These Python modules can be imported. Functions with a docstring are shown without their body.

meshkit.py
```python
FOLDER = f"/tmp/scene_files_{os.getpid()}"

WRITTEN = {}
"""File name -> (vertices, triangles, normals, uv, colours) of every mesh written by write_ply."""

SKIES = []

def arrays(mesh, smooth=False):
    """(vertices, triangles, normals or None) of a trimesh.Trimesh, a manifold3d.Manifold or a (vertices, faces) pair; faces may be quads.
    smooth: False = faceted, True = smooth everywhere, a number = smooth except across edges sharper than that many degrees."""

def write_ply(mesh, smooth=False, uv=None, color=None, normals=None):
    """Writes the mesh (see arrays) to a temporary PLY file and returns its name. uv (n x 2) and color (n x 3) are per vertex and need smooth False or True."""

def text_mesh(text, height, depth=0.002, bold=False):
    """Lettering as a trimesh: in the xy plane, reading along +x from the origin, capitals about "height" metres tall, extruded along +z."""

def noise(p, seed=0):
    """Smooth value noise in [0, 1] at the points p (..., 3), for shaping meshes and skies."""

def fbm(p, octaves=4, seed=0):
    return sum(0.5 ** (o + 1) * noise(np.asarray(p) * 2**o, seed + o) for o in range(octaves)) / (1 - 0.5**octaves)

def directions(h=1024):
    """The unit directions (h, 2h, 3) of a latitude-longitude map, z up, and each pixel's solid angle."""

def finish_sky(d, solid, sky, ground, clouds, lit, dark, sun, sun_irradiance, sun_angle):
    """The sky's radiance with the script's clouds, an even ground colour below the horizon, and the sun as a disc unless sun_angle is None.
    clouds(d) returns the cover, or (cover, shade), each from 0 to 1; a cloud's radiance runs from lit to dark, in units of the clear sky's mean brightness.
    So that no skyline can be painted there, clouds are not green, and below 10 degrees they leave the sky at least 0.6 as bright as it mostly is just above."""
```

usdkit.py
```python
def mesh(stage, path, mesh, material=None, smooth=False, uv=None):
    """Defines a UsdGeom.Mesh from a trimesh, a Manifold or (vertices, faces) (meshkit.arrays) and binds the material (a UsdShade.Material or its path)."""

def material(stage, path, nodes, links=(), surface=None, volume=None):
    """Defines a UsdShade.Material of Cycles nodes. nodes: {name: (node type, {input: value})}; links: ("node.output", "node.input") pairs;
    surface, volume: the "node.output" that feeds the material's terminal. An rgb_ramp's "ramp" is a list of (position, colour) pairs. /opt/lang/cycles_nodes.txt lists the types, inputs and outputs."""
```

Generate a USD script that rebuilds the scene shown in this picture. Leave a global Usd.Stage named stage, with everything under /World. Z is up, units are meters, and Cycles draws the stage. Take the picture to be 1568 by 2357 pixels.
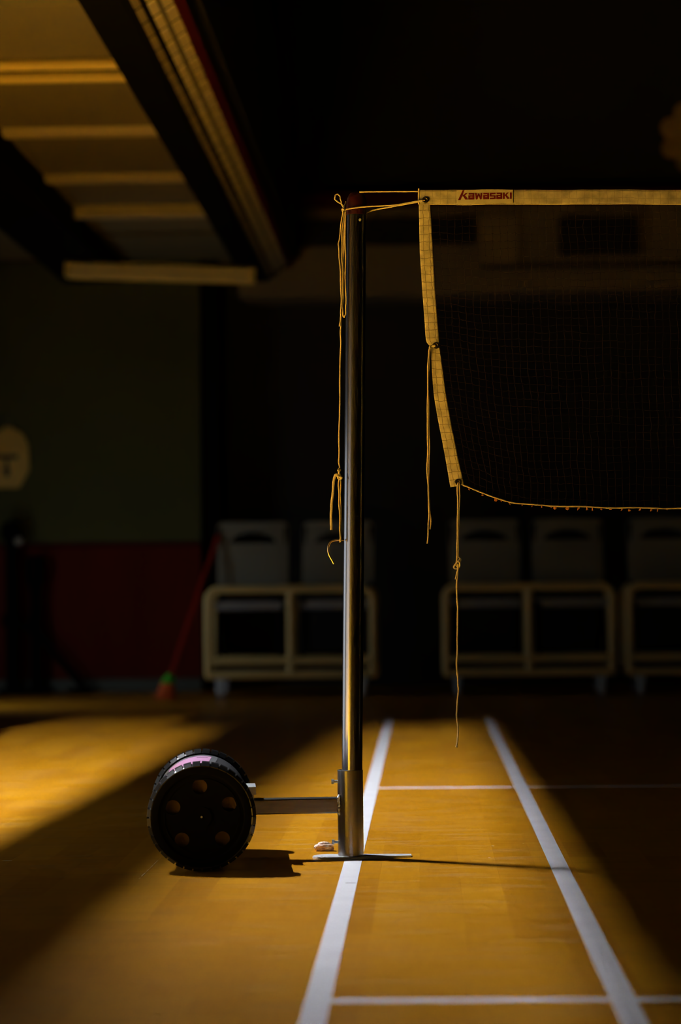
import math, random
import numpy as np, trimesh, usdkit, meshkit
import manifold3d as m3
from shapely.geometry import Polygon, LineString, Point, box as sbox
from shapely.ops import unary_union
from shapely import affinity
from pxr import Usd, UsdGeom, UsdLux, UsdShade, Gf, Sdf, Vt

random.seed(7); np.random.seed(7)
rng = np.random.default_rng(7)
stage = Usd.Stage.CreateInMemory()
UsdGeom.SetStageUpAxis(stage, 'Z'); UsdGeom.SetStageMetersPerUnit(stage, 1.0)
UsdGeom.Xform.Define(stage, '/World'); UsdGeom.Scope.Define(stage, '/World/Looks')

# ------------------------------------------------------------------ camera, exposure
EYE = np.array([0.1672, -5.8066, 0.6279])
YAW, PITCH, ROLL, FPX = -0.032594, 0.028767, -0.010728, 5805.7
fw = np.array([math.sin(YAW)*math.cos(PITCH), math.cos(YAW)*math.cos(PITCH), math.sin(PITCH)])
r0 = np.array([math.cos(YAW), -math.sin(YAW), 0]); u0 = np.cross(r0, fw)
rt = math.cos(ROLL)*r0 + math.sin(ROLL)*u0; up = -math.sin(ROLL)*r0 + math.cos(ROLL)*u0
cam = UsdGeom.Camera.Define(stage, '/World/camera')
M = Gf.Matrix4d(*rt, 0, *up, 0, *(-fw), 0, *EYE, 1)
cam.AddTransformOp().Set(M)
cam.CreateHorizontalApertureAttr(24.0); cam.CreateVerticalApertureAttr(24.0*2357/1568)
cam.CreateFocalLengthAttr(FPX/1568*24.0)
cam.CreateFStopAttr(2.5); cam.CreateFocusDistanceAttr(5.8)
cam.CreateClippingRangeAttr((0.05, 200.0)); cam.CreateExposureAttr(0.0)

# ------------------------------------------------------------------ lights
def look_at(prim, pos, direction, long_axis):
    z = -np.asarray(direction, float); z /= np.linalg.norm(z)
    x = np.asarray(long_axis, float); x -= z*(x@z); x /= np.linalg.norm(x); y = np.cross(z, x)
    UsdGeom.Xformable(prim).AddTransformOp().Set(Gf.Matrix4d(*x, 0, *y, 0, *z, 0, *pos, 1))
S = np.array([-2.4, 1.43, 3.5])             # unseen strip source at upper left, placed to light the floor
key = UsdLux.RectLight.Define(stage, '/World/unseen_key_light')
key.CreateWidthAttr(0.45); key.CreateHeightAttr(0.035); key.CreateIntensityAttr(6300.0)
key.CreateColorAttr(Gf.Vec3f(0.93, 0.95, 1.0))
look_at(key, S, np.array([0.0, 0.9, 0.0])-S, (0, 1, 0))
unseen_sun = UsdLux.DistantLight.Define(stage, '/World/unseen_sun')   # unseen; reaches only the floor left of view, to warm the net
unseen_sun.CreateIntensityAttr(130000.0); unseen_sun.CreateAngleAttr(1.0); unseen_sun.CreateColorAttr(Gf.Vec3f(0.85, 1.0, 0.90))
look_at(unseen_sun, (0, 0, 9), (-0.257, 0.0, -0.966), (0, 1, 0))
bay = UsdLux.RectLight.Define(stage, '/World/unseen_bay_light')   # out of view, placed to light the leftmost trolley coolly
bay.CreateWidthAttr(0.8); bay.CreateHeightAttr(0.9); bay.CreateIntensityAttr(2.0)
bay.CreateColorAttr(Gf.Vec3f(0.78, 0.88, 1.0))
look_at(bay, (-2.46, 7.55, 0.60), (1, 0.45, 0), (0, 1, 0))

unseen_pane = UsdLux.RectLight.Define(stage, '/World/unseen_pane_light')  # out of view, placed to put a pale streak on the post
unseen_pane.CreateWidthAttr(2.6); unseen_pane.CreateHeightAttr(1.04); unseen_pane.CreateIntensityAttr(0.65); unseen_pane.CreateColorAttr(Gf.Vec3f(0.85, 0.95, 1.0))
look_at(unseen_pane, (-2.90, -1.75, 0.57), (1, 0, 0), (0, 1, 0))
unseen_pane2 = UsdLux.RectLight.Define(stage, '/World/unseen_low_pane_light')  # out of view, placed to widen the pale streak on the post
unseen_pane2.CreateWidthAttr(1.5); unseen_pane2.CreateHeightAttr(1.0); unseen_pane2.CreateIntensityAttr(0.8); unseen_pane2.CreateColorAttr(Gf.Vec3f(0.88, 0.96, 1.0))
look_at(unseen_pane2, (-1.94, 0.90, 0.58), (1, 0, 0), (0, 1, 0))
# ------------------------------------------------------------------ helpers
used = set()
def unique(path):
    if path not in used: used.add(path); return path
    k = 1
    while f'{path}_{k:03d}' in used: k += 1
    used.add(f'{path}_{k:03d}'); return f'{path}_{k:03d}'
def P(prim): return prim.GetPrim() if hasattr(prim, 'GetPrim') else prim
def tag(o, label=None, cat=None, group=None, kind=None):
    o = P(o)
    for k, v in (('label', label), ('category', cat), ('group', group), ('kind', kind)):
        if v: o.SetCustomDataByKey(k, v)
    return o
def thing(name, label, cat, loc=(0, 0, 0), rotz=0.0, group=None, kind=None):
    x = UsdGeom.Xform.Define(stage, unique('/World/'+name))
    x.AddTranslateOp().Set(Gf.Vec3d(*loc)); x.AddRotateZOp().Set(float(rotz))
    return tag(x, label, cat, group, kind)
def obj(name, mesh, mat, parent=None, smooth=30, label=None, kind=None, uv=None, tone=None):
    base = str(P(parent).GetPath()) if parent is not None else '/World'
    m = usdkit.mesh(stage, unique(base+'/'+name), mesh, mat, smooth=smooth, uv=uv)
    if tone is not None:
        UsdGeom.PrimvarsAPI(m).CreatePrimvar('tone', Sdf.ValueTypeNames.FloatArray, 'vertex').Set(
            Vt.FloatArray.FromNumpy(np.broadcast_to(np.asarray(tone, np.float32), (len(m.GetPointsAttr().Get()),)).copy()))
    return tag(m, label, None, None, kind)
def dup(root, loc, rotz, label, group=None):
    was = root.GetCustomData(); name = root.GetName()
    x = UsdGeom.Xform.Define(stage, unique('/World/'+name))
    x.GetPrim().GetReferences().AddInternalReference(root.GetPath())
    x.ClearXformOpOrder(); x.GetPrim().GetAttribute('xformOp:translate').Set(Gf.Vec3d(*loc))
    x.GetPrim().GetAttribute('xformOp:rotateZ').Set(float(rotz))
    x.SetXformOpOrder([UsdGeom.XformOp(x.GetPrim().GetAttribute('xformOp:translate')), UsdGeom.XformOp(x.GetPrim().GetAttribute('xformOp:rotateZ'))])
    x.GetPrim().SetInstanceable(True)
    return tag(x, label, was['category'], group or was.get('group'))
cat = trimesh.util.concatenate
def bx(x0, x1, y0, y1, z0, z1, c=0.0):
    if c <= 0:
        b = trimesh.creation.box([x1-x0, y1-y0, z1-z0]); b.apply_translation([(x0+x1)/2, (y0+y1)/2, (z0+z1)/2]); return b
    pts = []
    for sx in (0, 1):
        for sy in (0, 1):
            for sz in (0, 1):
                q = np.array([[x0, x1][sx], [y0, y1][sy], [z0, z1][sz]]); d = c*np.array([1-2*sx, 1-2*sy, 1-2*sz])
                for k in range(3):
                    e = d.copy(); e[k] = 0; pts.append(q+e)
    return trimesh.convex.convex_hull(np.array(pts))
def smoothpath(p, n=6):
    p = np.asarray(p, float)
    if len(p) < 3: return p
    e = np.vstack([2*p[0]-p[1], p, 2*p[-1]-p[-2]]); out = []
    for i in range(1, len(e)-2):
        for t in np.linspace(0, 1, n, endpoint=False):
            a, b, c, d = e[i-1], e[i], e[i+1], e[i+2]
            out.append(.5*((2*b)+(-a+c)*t+(2*a-5*b+4*c-d)*t*t+(-a+3*b-3*c+d)*t**3))
    return np.array(out+[p[-1]])
def tube(p, r, sides=8, closed=False):
    p = np.asarray(p, float); n = len(p)
    t = np.gradient(p, axis=0) if not closed else np.roll(p, -1, 0)-np.roll(p, 1, 0)
    t /= np.linalg.norm(t, axis=1, keepdims=True)+1e-12
    a = np.cross(t[0], [0.31, 0.2, 0.93]); a /= np.linalg.norm(a); A = [a]
    for i in range(1, n):
        a = A[-1]-t[i]*(A[-1]@t[i]); A.append(a/(np.linalg.norm(a)+1e-12))
    A = np.array(A); B = np.cross(t, A); ang = np.arange(sides)*2*np.pi/sides
    R = np.broadcast_to(r, (n,))[:, None, None]
    v = (p[:, None]+R*(np.cos(ang)[None, :, None]*A[:, None]+np.sin(ang)[None, :, None]*B[:, None])).reshape(-1, 3)
    m = n if closed else n-1
    i, j = np.meshgrid(np.arange(m), np.arange(sides), indexing='ij'); i2 = (i+1) % n
    q = np.stack([i*sides+j, i*sides+(j+1) % sides, i2*sides+(j+1) % sides, i2*sides+j], -1).reshape(-1, 4)
    f = np.vstack([q[:, [0, 1, 2]], q[:, [0, 2, 3]]])
    if not closed:
        v = np.vstack([v, p[0], p[-1]]); k = np.arange(sides); k2 = (k+1) % sides; b0 = (n-1)*sides
        f = np.vstack([f, np.stack([k2, k, np.full(sides, len(v)-2)], 1), np.stack([b0+k, b0+k2, np.full(sides, len(v)-1)], 1)])
    return trimesh.Trimesh(v, f, process=False)
def lathe(profile, sections=64):
    m = trimesh.creation.revolve(np.asarray(profile, float), sections=sections)
    if m.volume < 0: m.invert()
    return m
def move(m, t=(0, 0, 0)): m = m.copy(); m.apply_translation(t); return m
def rot(m, deg, axis, at=(0, 0, 0)):
    m = m.copy(); m.apply_transform(trimesh.transformations.rotation_matrix(math.radians(deg), axis, at)); return m
def extrude(poly, h):
    polys = getattr(poly, 'geoms', [poly])
    return cat([trimesh.creation.extrude_polygon(g, h, engine='earcut') for g in polys if g.area > 1e-9])
def to_xz(m, y=0.0):      # drawing plane xy -> world xz, thickness towards -y
    m = m.copy(); v = m.vertices.copy(); m.vertices = np.stack([v[:, 0], y-v[:, 2], v[:, 1]], 1)
    if m.volume < 0: m.invert()
    return m
def mat(name, base, rough=0.6, metallic=0.0, spec=0.5, noise=None, bump=None, **extra):
    """noise: (scale, second colour, strength vector-scale); bump: (scale, strength, distance)"""
    n = {'p': ('principled_bsdf', {'base_color': base, 'roughness': rough, 'metallic': metallic, 'specular_ior_level': spec, **extra}), 'tc': ('texture_coordinate', {})}
    l = []
    if noise:
        sc, col2, vs = noise
        n['mp'] = ('mapping', {'scale': vs}); n['nz'] = ('noise_texture', {'scale': sc, 'detail': 4.0})
        n['rp'] = ('rgb_ramp', {'ramp': [(0.3, base), (0.72, col2)]})
        l += [('tc.object', 'mp.vector'), ('mp.vector', 'nz.vector'), ('nz.fac', 'rp.fac'), ('rp.color', 'p.base_color')]
    if bump:
        n['bz'] = ('noise_texture', {'scale': bump[0], 'detail': 3.0}); n['bp'] = ('bump', {'strength': bump[1], 'distance': bump[2]})
        l += [('tc.object', 'bz.vector'), ('bz.fac', 'bp.height'), ('bp.normal', 'p.normal')]
    return usdkit.material(stage, '/World/Looks/'+name, n, l, surface='p.BSDF')

# ------------------------------------------------------------------ materials
ONE = (1, 1, 1)
WOOD_A, WOOD_B = (0.52, 0.215, 0.004), (0.62, 0.275, 0.007)
def floor_mat():
    n = {'tc': ('texture_coordinate', {}), 'geo': ('geometry', {}), 'tone': ('attribute', {'attribute': 'tone'}),
         'm1': ('mapping', {'scale': (28, 2.2, 1)}), 'g1': ('noise_texture', {'scale': 3.0, 'detail': 5.0, 'roughness': 0.6}),
         'm2': ('mapping', {'scale': (1.6, 9.0, 1)}), 'g2': ('noise_texture', {'scale': 2.4, 'detail': 4.0}),
         'add': ('math', {'math_type': 'multiply_add', 'value2': 0.42, 'value3': -0.06}),
         'sum': ('math', {'math_type': 'add'}), 'sum2': ('math', {'math_type': 'multiply_add', 'value2': 0.42}),
         'rp': ('rgb_ramp', {'ramp': [(0.25, (0.40, 0.150, 0.002)), (0.62, WOOD_A), (1.0, WOOD_B)]}),
         'rr': ('map_range', {'from_min': 0.3, 'from_max': 0.75, 'to_min': 0.42, 'to_max': 0.26}),
         'w': ('rgb_ramp', {'ramp': [(0.52, (0, 0, 0)), (0.72, (0.15, 0.15, 0.15))]}),
         'mx': ('mix', {'mix_type': 'mix', 'color2': (0.72, 0.50, 0.30)}),
         'bp': ('bump', {'strength': 0.10, 'distance': 0.002}),
         'm3': ('mapping', {'scale': (2.2, 55, 1)}), 'g3': ('noise_texture', {'scale': 2.6, 'detail': 3.0}), 'w3': ('rgb_ramp', {'ramp': [(0.60, (0, 0, 0)), (0.74, (0.30, 0.30, 0.30))]}), 'mx3': ('mix', {'mix_type': 'mix', 'color2': (0.80, 0.60, 0.40)}),
         'p': ('principled_bsdf', {'specular_ior_level': 0.14})}
    l = [('geo.position', 'm1.vector'), ('m1.vector', 'g1.vector'), ('geo.position', 'm2.vector'), ('m2.vector', 'g2.vector'),
         ('g1.fac', 'add.value1'), ('tone.fac', 'sum.value1'), ('add.value', 'sum.value2'),
         ('g2.fac', 'sum2.value1'), ('sum.value', 'sum2.value3'), ('sum2.value', 'rp.fac'),
         ('g2.fac', 'rr.value'), ('rr.result', 'p.roughness'), ('g2.fac', 'w.fac'), ('w.color', 'mx.fac'), ('rp.color', 'mx.color1'),
         ('geo.position', 'm3.vector'), ('m3.vector', 'g3.vector'), ('g3.fac', 'w3.fac'), ('w3.color', 'mx3.fac'), ('mx.color', 'mx3.color1'), ('mx3.color', 'p.base_color'), ('g2.fac', 'bp.height'), ('bp.normal', 'p.normal')]
    return usdkit.material(stage, '/World/Looks/floor_wood', n, l, surface='p.BSDF')
FLOOR = floor_mat()
LINE = mat('line_paint', (0.80, 0.80, 0.83), 0.5, noise=(9, (0.72, 0.72, 0.76), (1, 1, 1)))
MARK = mat('scuff_dark', (0.30, 0.25, 0.27), 0.7)
SCRATCH = mat('scratch_pale', (0.70, 0.48, 0.26), 0.6)
OLIVE = mat('olive_paint', (0.125, 0.132, 0.042), 0.8, 0.0, 0.2, noise=(0.9, (0.10, 0.105, 0.033), ONE))
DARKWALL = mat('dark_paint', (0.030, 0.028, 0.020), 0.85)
HALLDARK = mat('hall_dark', (0.006, 0.0055, 0.005), 0.9)
BEIGE = mat('beige_paint', (0.26, 0.20, 0.09), 0.8)
PANELWOOD = mat('warm_panelling', (0.10, 0.06, 0.02), 0.6)
REDWOOD = mat('red_wainscot', (0.19, 0.020, 0.006), 0.7, 0.0, 0.15, noise=(4, (0.13, 0.012, 0.004), (1, 1, 0.15)))
GREYBASE = mat('grey_baseboard', (0.10, 0.105, 0.075), 0.6)
BLACK = mat('black_paint', (0.005, 0.0045, 0.004), 0.9, 0.0, 0.08)
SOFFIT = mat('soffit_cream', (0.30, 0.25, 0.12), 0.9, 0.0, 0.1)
RIBM = mat('rib_cream', (0.74, 0.60, 0.32), 0.8, 0.0, 0.2)  # lighter than the soffit cream to make the ribs stand out brighter
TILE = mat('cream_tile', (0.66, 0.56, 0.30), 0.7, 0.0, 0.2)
TILE_SHADE = mat('cream_tile_shaded', (0.30, 0.24, 0.11), 0.7, 0.0, 0.2)  # darker cream for the lowest row, shade put into the colour
REDTRIM = mat('red_trim', (0.085, 0.004, 0.006), 0.7, 0.0, 0.1)
def steel(name, rough, col=(0.62, 0.60, 0.57), aniso=0.6):
    n = {'tc': ('texture_coordinate', {}), 'mp': ('mapping', {'scale': (300, 300, 3)}), 'nz': ('noise_texture', {'scale': 1.0, 'detail': 3.0}),
         'rr': ('map_range', {'to_min': rough*0.85, 'to_max': rough*1.15}),
         'p': ('principled_bsdf', {'base_color': col, 'metallic': 1.0})}
    l = [('tc.object', 'mp.vector'), ('mp.vector', 'nz.vector'), ('nz.fac', 'rr.value'), ('rr.result', 'p.roughness')]
    return usdkit.material(stage, '/World/Looks/'+name, n, l, surface='p.BSDF')
STEEL = steel('brushed_steel', 0.22, (0.46, 0.46, 0.50))
STEEL_R = steel('satin_steel', 0.32, (0.38, 0.37, 0.36))
ZINC = mat('zinc', (0.60, 0.63, 0.66), 0.38, 0.55)
PLATE = mat('pale_plate', (0.72, 0.72, 0.74), 0.45, 0.35)
CAP = mat('dark_red_plastic', (0.035, 0.003, 0.003), 0.40)
RUBBER = mat('tyre_rubber', (0.006, 0.006, 0.0065), 0.30, bump=(220, 0.06, 0.001))
RUBBER_D = mat('wheel_plastic', (0.0022, 0.002, 0.002), 0.8, 0.0, 0.06)
BROWN = mat('brown_end_plate', (0.14, 0.085, 0.038), 0.7, bump=(60, 0.3, 0.001))
DRUM = mat('grey_drum', (0.085, 0.085, 0.09), 0.33, noise=(14, (0.05, 0.05, 0.055), (1, 6, 1)))
PINK = mat('pink_paper', (0.80, 0.36, 0.66), 0.5)
INK = mat('ink', (0.12, 0.05, 0.08), 0.6)
def tape_clear():
    n = {'t': ('transparent_bsdf', {}), 'g': ('principled_bsdf', {'base_color': (0.75, 0.77, 0.8), 'roughness': 0.15}), 'm': ('mix_closure', {'fac': 0.16})}
    return usdkit.material(stage, '/World/Looks/clear_tape', n, [('t.BSDF', 'm.closure1'), ('g.BSDF', 'm.closure2')], surface='m.closure')
CLEAR = tape_clear()
def fabric(name, base, dark, sx, sy, strength, transl=0.25):
    """cotton tape with the woven-in net showing through as a faint darker grid (uv in metres)"""
    n = {'uv': ('uvmap', {'attribute': 'st'}), 'nz': ('noise_texture', {'scale': 55.0, 'detail': 2.0}),
         'vm': ('vector_math', {'math_type': 'multiply_add', 'vector2': (0.008, 0.008, 0.0)}),
         'br': ('brick_texture', {'offset': 0.0, 'scale': 1.0, 'color1': (0, 0, 0), 'color2': (0, 0, 0), 'mortar': (1, 1, 1), 'mortar_size': 0.0011, 'mortar_smooth': 0.9, 'brick_width': sx, 'row_height': sy}),
         'st': ('noise_texture', {'scale': 34.0, 'detail': 4.0}), 'rp': ('rgb_ramp', {'ramp': [(0.30, tuple(np.array(base)*0.50)), (0.62, base)]}),
         'ml': ('math', {'math_type': 'multiply', 'value2': strength}), 'mx': ('mix', {'mix_type': 'mix', 'color2': dark}),
         'fine': ('noise_texture', {'scale': 900.0, 'detail': 1.0}), 'bp': ('bump', {'strength': 0.25, 'distance': 0.0006}),
         'p': ('principled_bsdf', {'roughness': 0.85, 'specular_ior_level': 0.2}), 'tr': ('translucent_bsdf', {}), 'mc': ('mix_closure', {'fac': transl})}
    l = [('uv.UV', 'nz.vector'), ('nz.color', 'vm.vector1'), ('uv.UV', 'vm.vector3'), ('vm.vector', 'br.vector'), ('uv.UV', 'st.vector'), ('st.fac', 'rp.fac'),
         ('br.fac', 'ml.value1'), ('ml.value', 'mx.fac'), ('rp.color', 'mx.color1'), ('mx.color', 'p.base_color'), ('mx.color', 'tr.color'),
         ('uv.UV', 'fine.vector'), ('fine.fac', 'bp.height'), ('bp.normal', 'p.normal'), ('p.BSDF', 'mc.closure1'), ('tr.BSDF', 'mc.closure2')]
    return usdkit.material(stage, '/World/Looks/'+name, n, l, surface='mc.closure')
COTTON_TOP = fabric('cotton_top', (0.72, 0.66, 0.54), (0.26, 0.22, 0.15), 0.0175, 0.0175, 0.45, 0.2)
COTTON_SIDE = fabric('cotton_side', (0.80, 0.72, 0.56), (0.20, 0.165, 0.10), 0.0135, 0.0185, 0.85, 0.2)
PATCH = mat('printed_patch', (0.60, 0.56, 0.43), 0.7, 0.0, 0.2, noise=(45, (0.46, 0.43, 0.33), ONE))
LOGO = mat('logo_red', (0.13, 0.007, 0.009), 0.6, 0.0, 0.2)
BRASS = mat('eyelet_metal', (0.10, 0.085, 0.06), 0.35, 0.9)
CORD = mat('cotton_cord', (0.76, 0.66, 0.48), 0.85, noise=(900, (0.55, 0.44, 0.24), ONE), bump=(1200, 0.5, 0.0008))
NETCORD = mat('net_twine', (0.014, 0.005, 0.002), 0.8, 0.0, 0.1)
TUFT = mat('twine_tuft', (0.50, 0.19, 0.05), 0.8)
HOOK = mat('hook_metal', (0.62, 0.48, 0.30), 0.32, 1.0)
WADM = mat('wad_paper', (0.95, 0.86, 0.76), 0.5, noise=(70, (0.72, 0.30, 0.10), ONE))
FRAME = mat('frame_cream', (0.85, 0.64, 0.24), 0.5)
CHAIRP = mat('chair_plastic', (0.25, 0.25, 0.19), 0.55)
SEATP = mat('seat_plastic', (0.34, 0.36, 0.38), 0.35)
CASTER = mat('caster_grey', (0.72, 0.79, 0.82), 0.4)
DECK = mat('deck_board', (0.10, 0.085, 0.05), 0.7)
BROOMRED = mat('broom_red', (0.42, 0.020, 0.008), 0.4)
BROOMGRN = mat('broom_green', (0.08, 0.70, 0.05), 0.45)
BRISTLE = mat('broom_orange', (0.92, 0.17, 0.02), 0.6)
LAMPW = mat('lamp_white', (1.0, 0.74, 0.16), 0.5)
TUBEG = mat('tube_glass', (0.95, 0.76, 0.28), 0.35)
PLAQ = mat('plaque_wood', (0.98, 0.66, 0.12), 0.5, noise=(9, (0.85, 0.52, 0.08), ONE))
PLAQD = mat('plaque_dark', (0.05, 0.04, 0.02), 0.6)
ROSE = mat('rosette_wood', (0.62, 0.38, 0.10), 0.6)
VENT = mat('vent_dark', (0.010, 0.009, 0.008), 0.7)
HIGHLIGHT_GREY = mat('highlight_grey', (0.40, 0.40, 0.34), 0.4)

# ------------------------------------------------------------------ the setting
flo = thing('floor', 'amber varnished wooden sports floor with white painted court lines', 'floor', kind='structure')
obj('subfloor', bx(-3.2, 7.2, -9.6, 10.4, -0.15, -0.012), BLACK, flo, smooth=False)
PW = 0.0856
cols = np.arange(-36, 84)
near, far_v, far_f, far_t, nv = [], [], [], [], 0
for c in cols:
    x0 = -0.02+c*PW; y = -9.5+rng.uniform(0, 0.6); k = 0
    while y < 9.9:
        ln = rng.choice([0.26, 0.34, 0.43, 0.6, 0.86]); y1 = min(y+ln, 9.9)
        t = float(np.clip(rng.normal(0.33, 0.10), 0.08, 0.62)); g = 0.00006
        b = (x0+g, x0+PW-g, y+g, y1-g)
        if y1 > -2.42 and y < 0.85 and -1.05 < x0 < 1.02: near.append((b, t))
        else:
            m = bx(b[0], b[1], b[2], b[3], -0.012, 0.0)
            far_v.append(m.vertices); far_f.append(m.faces+nv); far_t.append(np.full(8, t)); nv += 8
        y = y1
near.sort(key=lambda q: (q[0][2]+q[0][3])/2)
for q in near[300:]:
    m = bx(*q[0], -0.012, 0.0); far_v.append(m.vertices); far_f.append(m.faces+nv); far_t.append(np.full(8, q[1])); nv += 8
for q, t in near[:300]:
    obj('plank', bx(*q, -0.012, 0.0), FLOOR, flo, smooth=False, tone=t)
obj('plank_field', trimesh.Trimesh(np.vstack(far_v), np.vstack(far_f), process=False), FLOOR, flo, smooth=False, kind='stuff', tone=np.concatenate(far_t))
LZ = (0.0, 0.0007)
obj('court_line', bx(-0.02, 0.02, -7.0, 6.05, *LZ), LINE, flo, smooth=False, label='outer white sideline running under the post')
obj('court_line', bx(0.44, 0.48, -7.0, 6.05, *LZ), LINE, flo, smooth=False, label='inner white sideline right of the post')
obj('court_line', bx(0.02, 0.44, -2.005, -1.965, *LZ), LINE, flo, smooth=False, label='near white cross line between the sidelines')
obj('court_line', bx(0.48, 3.2, -2.005, -1.965, *LZ), LINE, flo, smooth=False, label='near white cross line right of the inner sideline')
obj('court_line', bx(0.02, 0.44, 1.96, 2.0, *LZ), LINE, flo, smooth=False, label='far white cross line between the sidelines')
obj('court_line', bx(0.48, 3.2, 1.96, 2.0, *LZ), LINE, flo, smooth=False, label='far white cross line right of the inner sideline')
obj('scuff_mark', bx(-0.004, 0.0175, -0.489, -0.483, 0.0007, 0.0009), MARK, flo, smooth=False, label='thin dark scuff across the outer sideline')
for a, b in ((-0.02, -0.10), (-0.12, -0.17), (-0.20, -0.24), (-0.27, -0.33), (-0.36, -0.38)):
    xx = -0.4495-0.006*(-a)
    obj('scratch', bx(xx-0.0013, xx+0.0013, b, a, 0.0, 0.0003), SCRATCH, flo, smooth=False)
for x, y, w in ((-0.86, 0.02, .03), (-0.80, 0.0, .022), (-1.0, -.16, .02), (.40, .30, .004), (.325, .25, .006), (.27, -.16, .004), (.31, -.01, .005), (-.55, -.62, .005)):
    obj('scratch', bx(x-w/2, x+w/2, y-0.004, y+0.004, 0.0, 0.0003), SCRATCH, flo, smooth=False)

def struct(name, label, c): return thing(name, label, c, kind='structure')
wb = struct('wall_back', 'far wall with olive plaster above a dark red boarded wainscot', 'wall')
obj('core', bx(-3.2, 7.2, 10.2, 10.35, -0.1, 6.6), DARKWALL, wb, smooth=False)
obj('plaster_panel', bx(-2.95, -1.165, 9.30, 9.42, 0.885, 2.60), OLIVE, wb, smooth=False, label='olive green plaster above the wainscot')
obj('backing', bx(-2.95, -1.165, 9.32, 9.42, 0.0, 0.885), BLACK, wb, smooth=False)
for k in range(34):
    x1 = -1.167-k*0.0525
    obj('plank', bx(x1-0.0505, x1, 9.292+0.0015*(k % 3), 9.32, 0.075, 0.868, 0.003), REDWOOD, wb, smooth=False)
obj('wainscot_rail', bx(-2.95, -1.165, 9.278, 9.322, 0.868, 0.895, 0.004), REDTRIM, wb, smooth=False)
obj('dark_recess', bx(-1.165, -1.06, 9.36, 9.95, 0, 3.0), BLACK, wb, smooth=False, label='black recess beside the olive plaster')  # black block in place of the dark recess
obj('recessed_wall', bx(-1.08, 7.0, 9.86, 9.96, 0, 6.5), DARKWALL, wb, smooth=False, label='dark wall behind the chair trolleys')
obj('header', bx(-0.93, 5.0, 9.36, 9.86, 2.372, 2.905, 0.01), BEIGE, wb, smooth=False, label='beige header band above the dark wall')
obj('header_trim', bx(-0.95, 5.0, 9.35, 9.86, 2.905, 2.99, 0.004), REDTRIM, wb, smooth=False)
tag(obj('baseboard_back', bx(-2.95, -1.165, 9.262, 9.30, 0.0, 0.078, 0.004), GREYBASE, smooth=False), 'dull grey baseboard below the red wainscot', 'baseboard', kind='structure')
wf = tag(obj('wall_front', bx(-3.2, 7.2, -9.6, -9.5, -0.1, 6.6), PANELWOOD, smooth=False), 'brown wall closing the hall behind the camera', 'wall', kind='structure')
wr = tag(obj('wall_right', bx(7.1, 7.2, -9.6, 10.35, -0.1, 6.6), HALLDARK, smooth=False), 'dark right wall of the hall', 'wall', kind='structure')
wl = struct('unseen_wall_left', 'dark left wall out of view, stepped to suit the light openings', 'wall')  # out of view; steps and gaps placed to let the lights through
XW = -1.95
obj('wall_panel', bx(-3.0, -2.92, -9.5, -0.12, 0, 6.5), DARKWALL, wl, smooth=False)
obj('wall_panel', bx(-3.0, XW, -0.16, -0.10, 0, 6.5), DARKWALL, wl, smooth=False)
obj('wall_panel', bx(XW-0.06, XW, -0.10, 4.0, 0, 1.15), DARKWALL, wl, smooth=False)
obj('wall_panel', bx(XW-0.06, XW, -0.10, 4.0, 3.04, 6.5), DARKWALL, wl, smooth=False)
obj('wall_panel', bx(XW-0.06, XW, 3.95, 4.06, 0, 2.6), DARKWALL, wl, smooth=False)
obj('wall_panel', bx(-2.60, XW, 4.0, 4.06, 0, 2.6), DARKWALL, wl, smooth=False)
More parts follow.
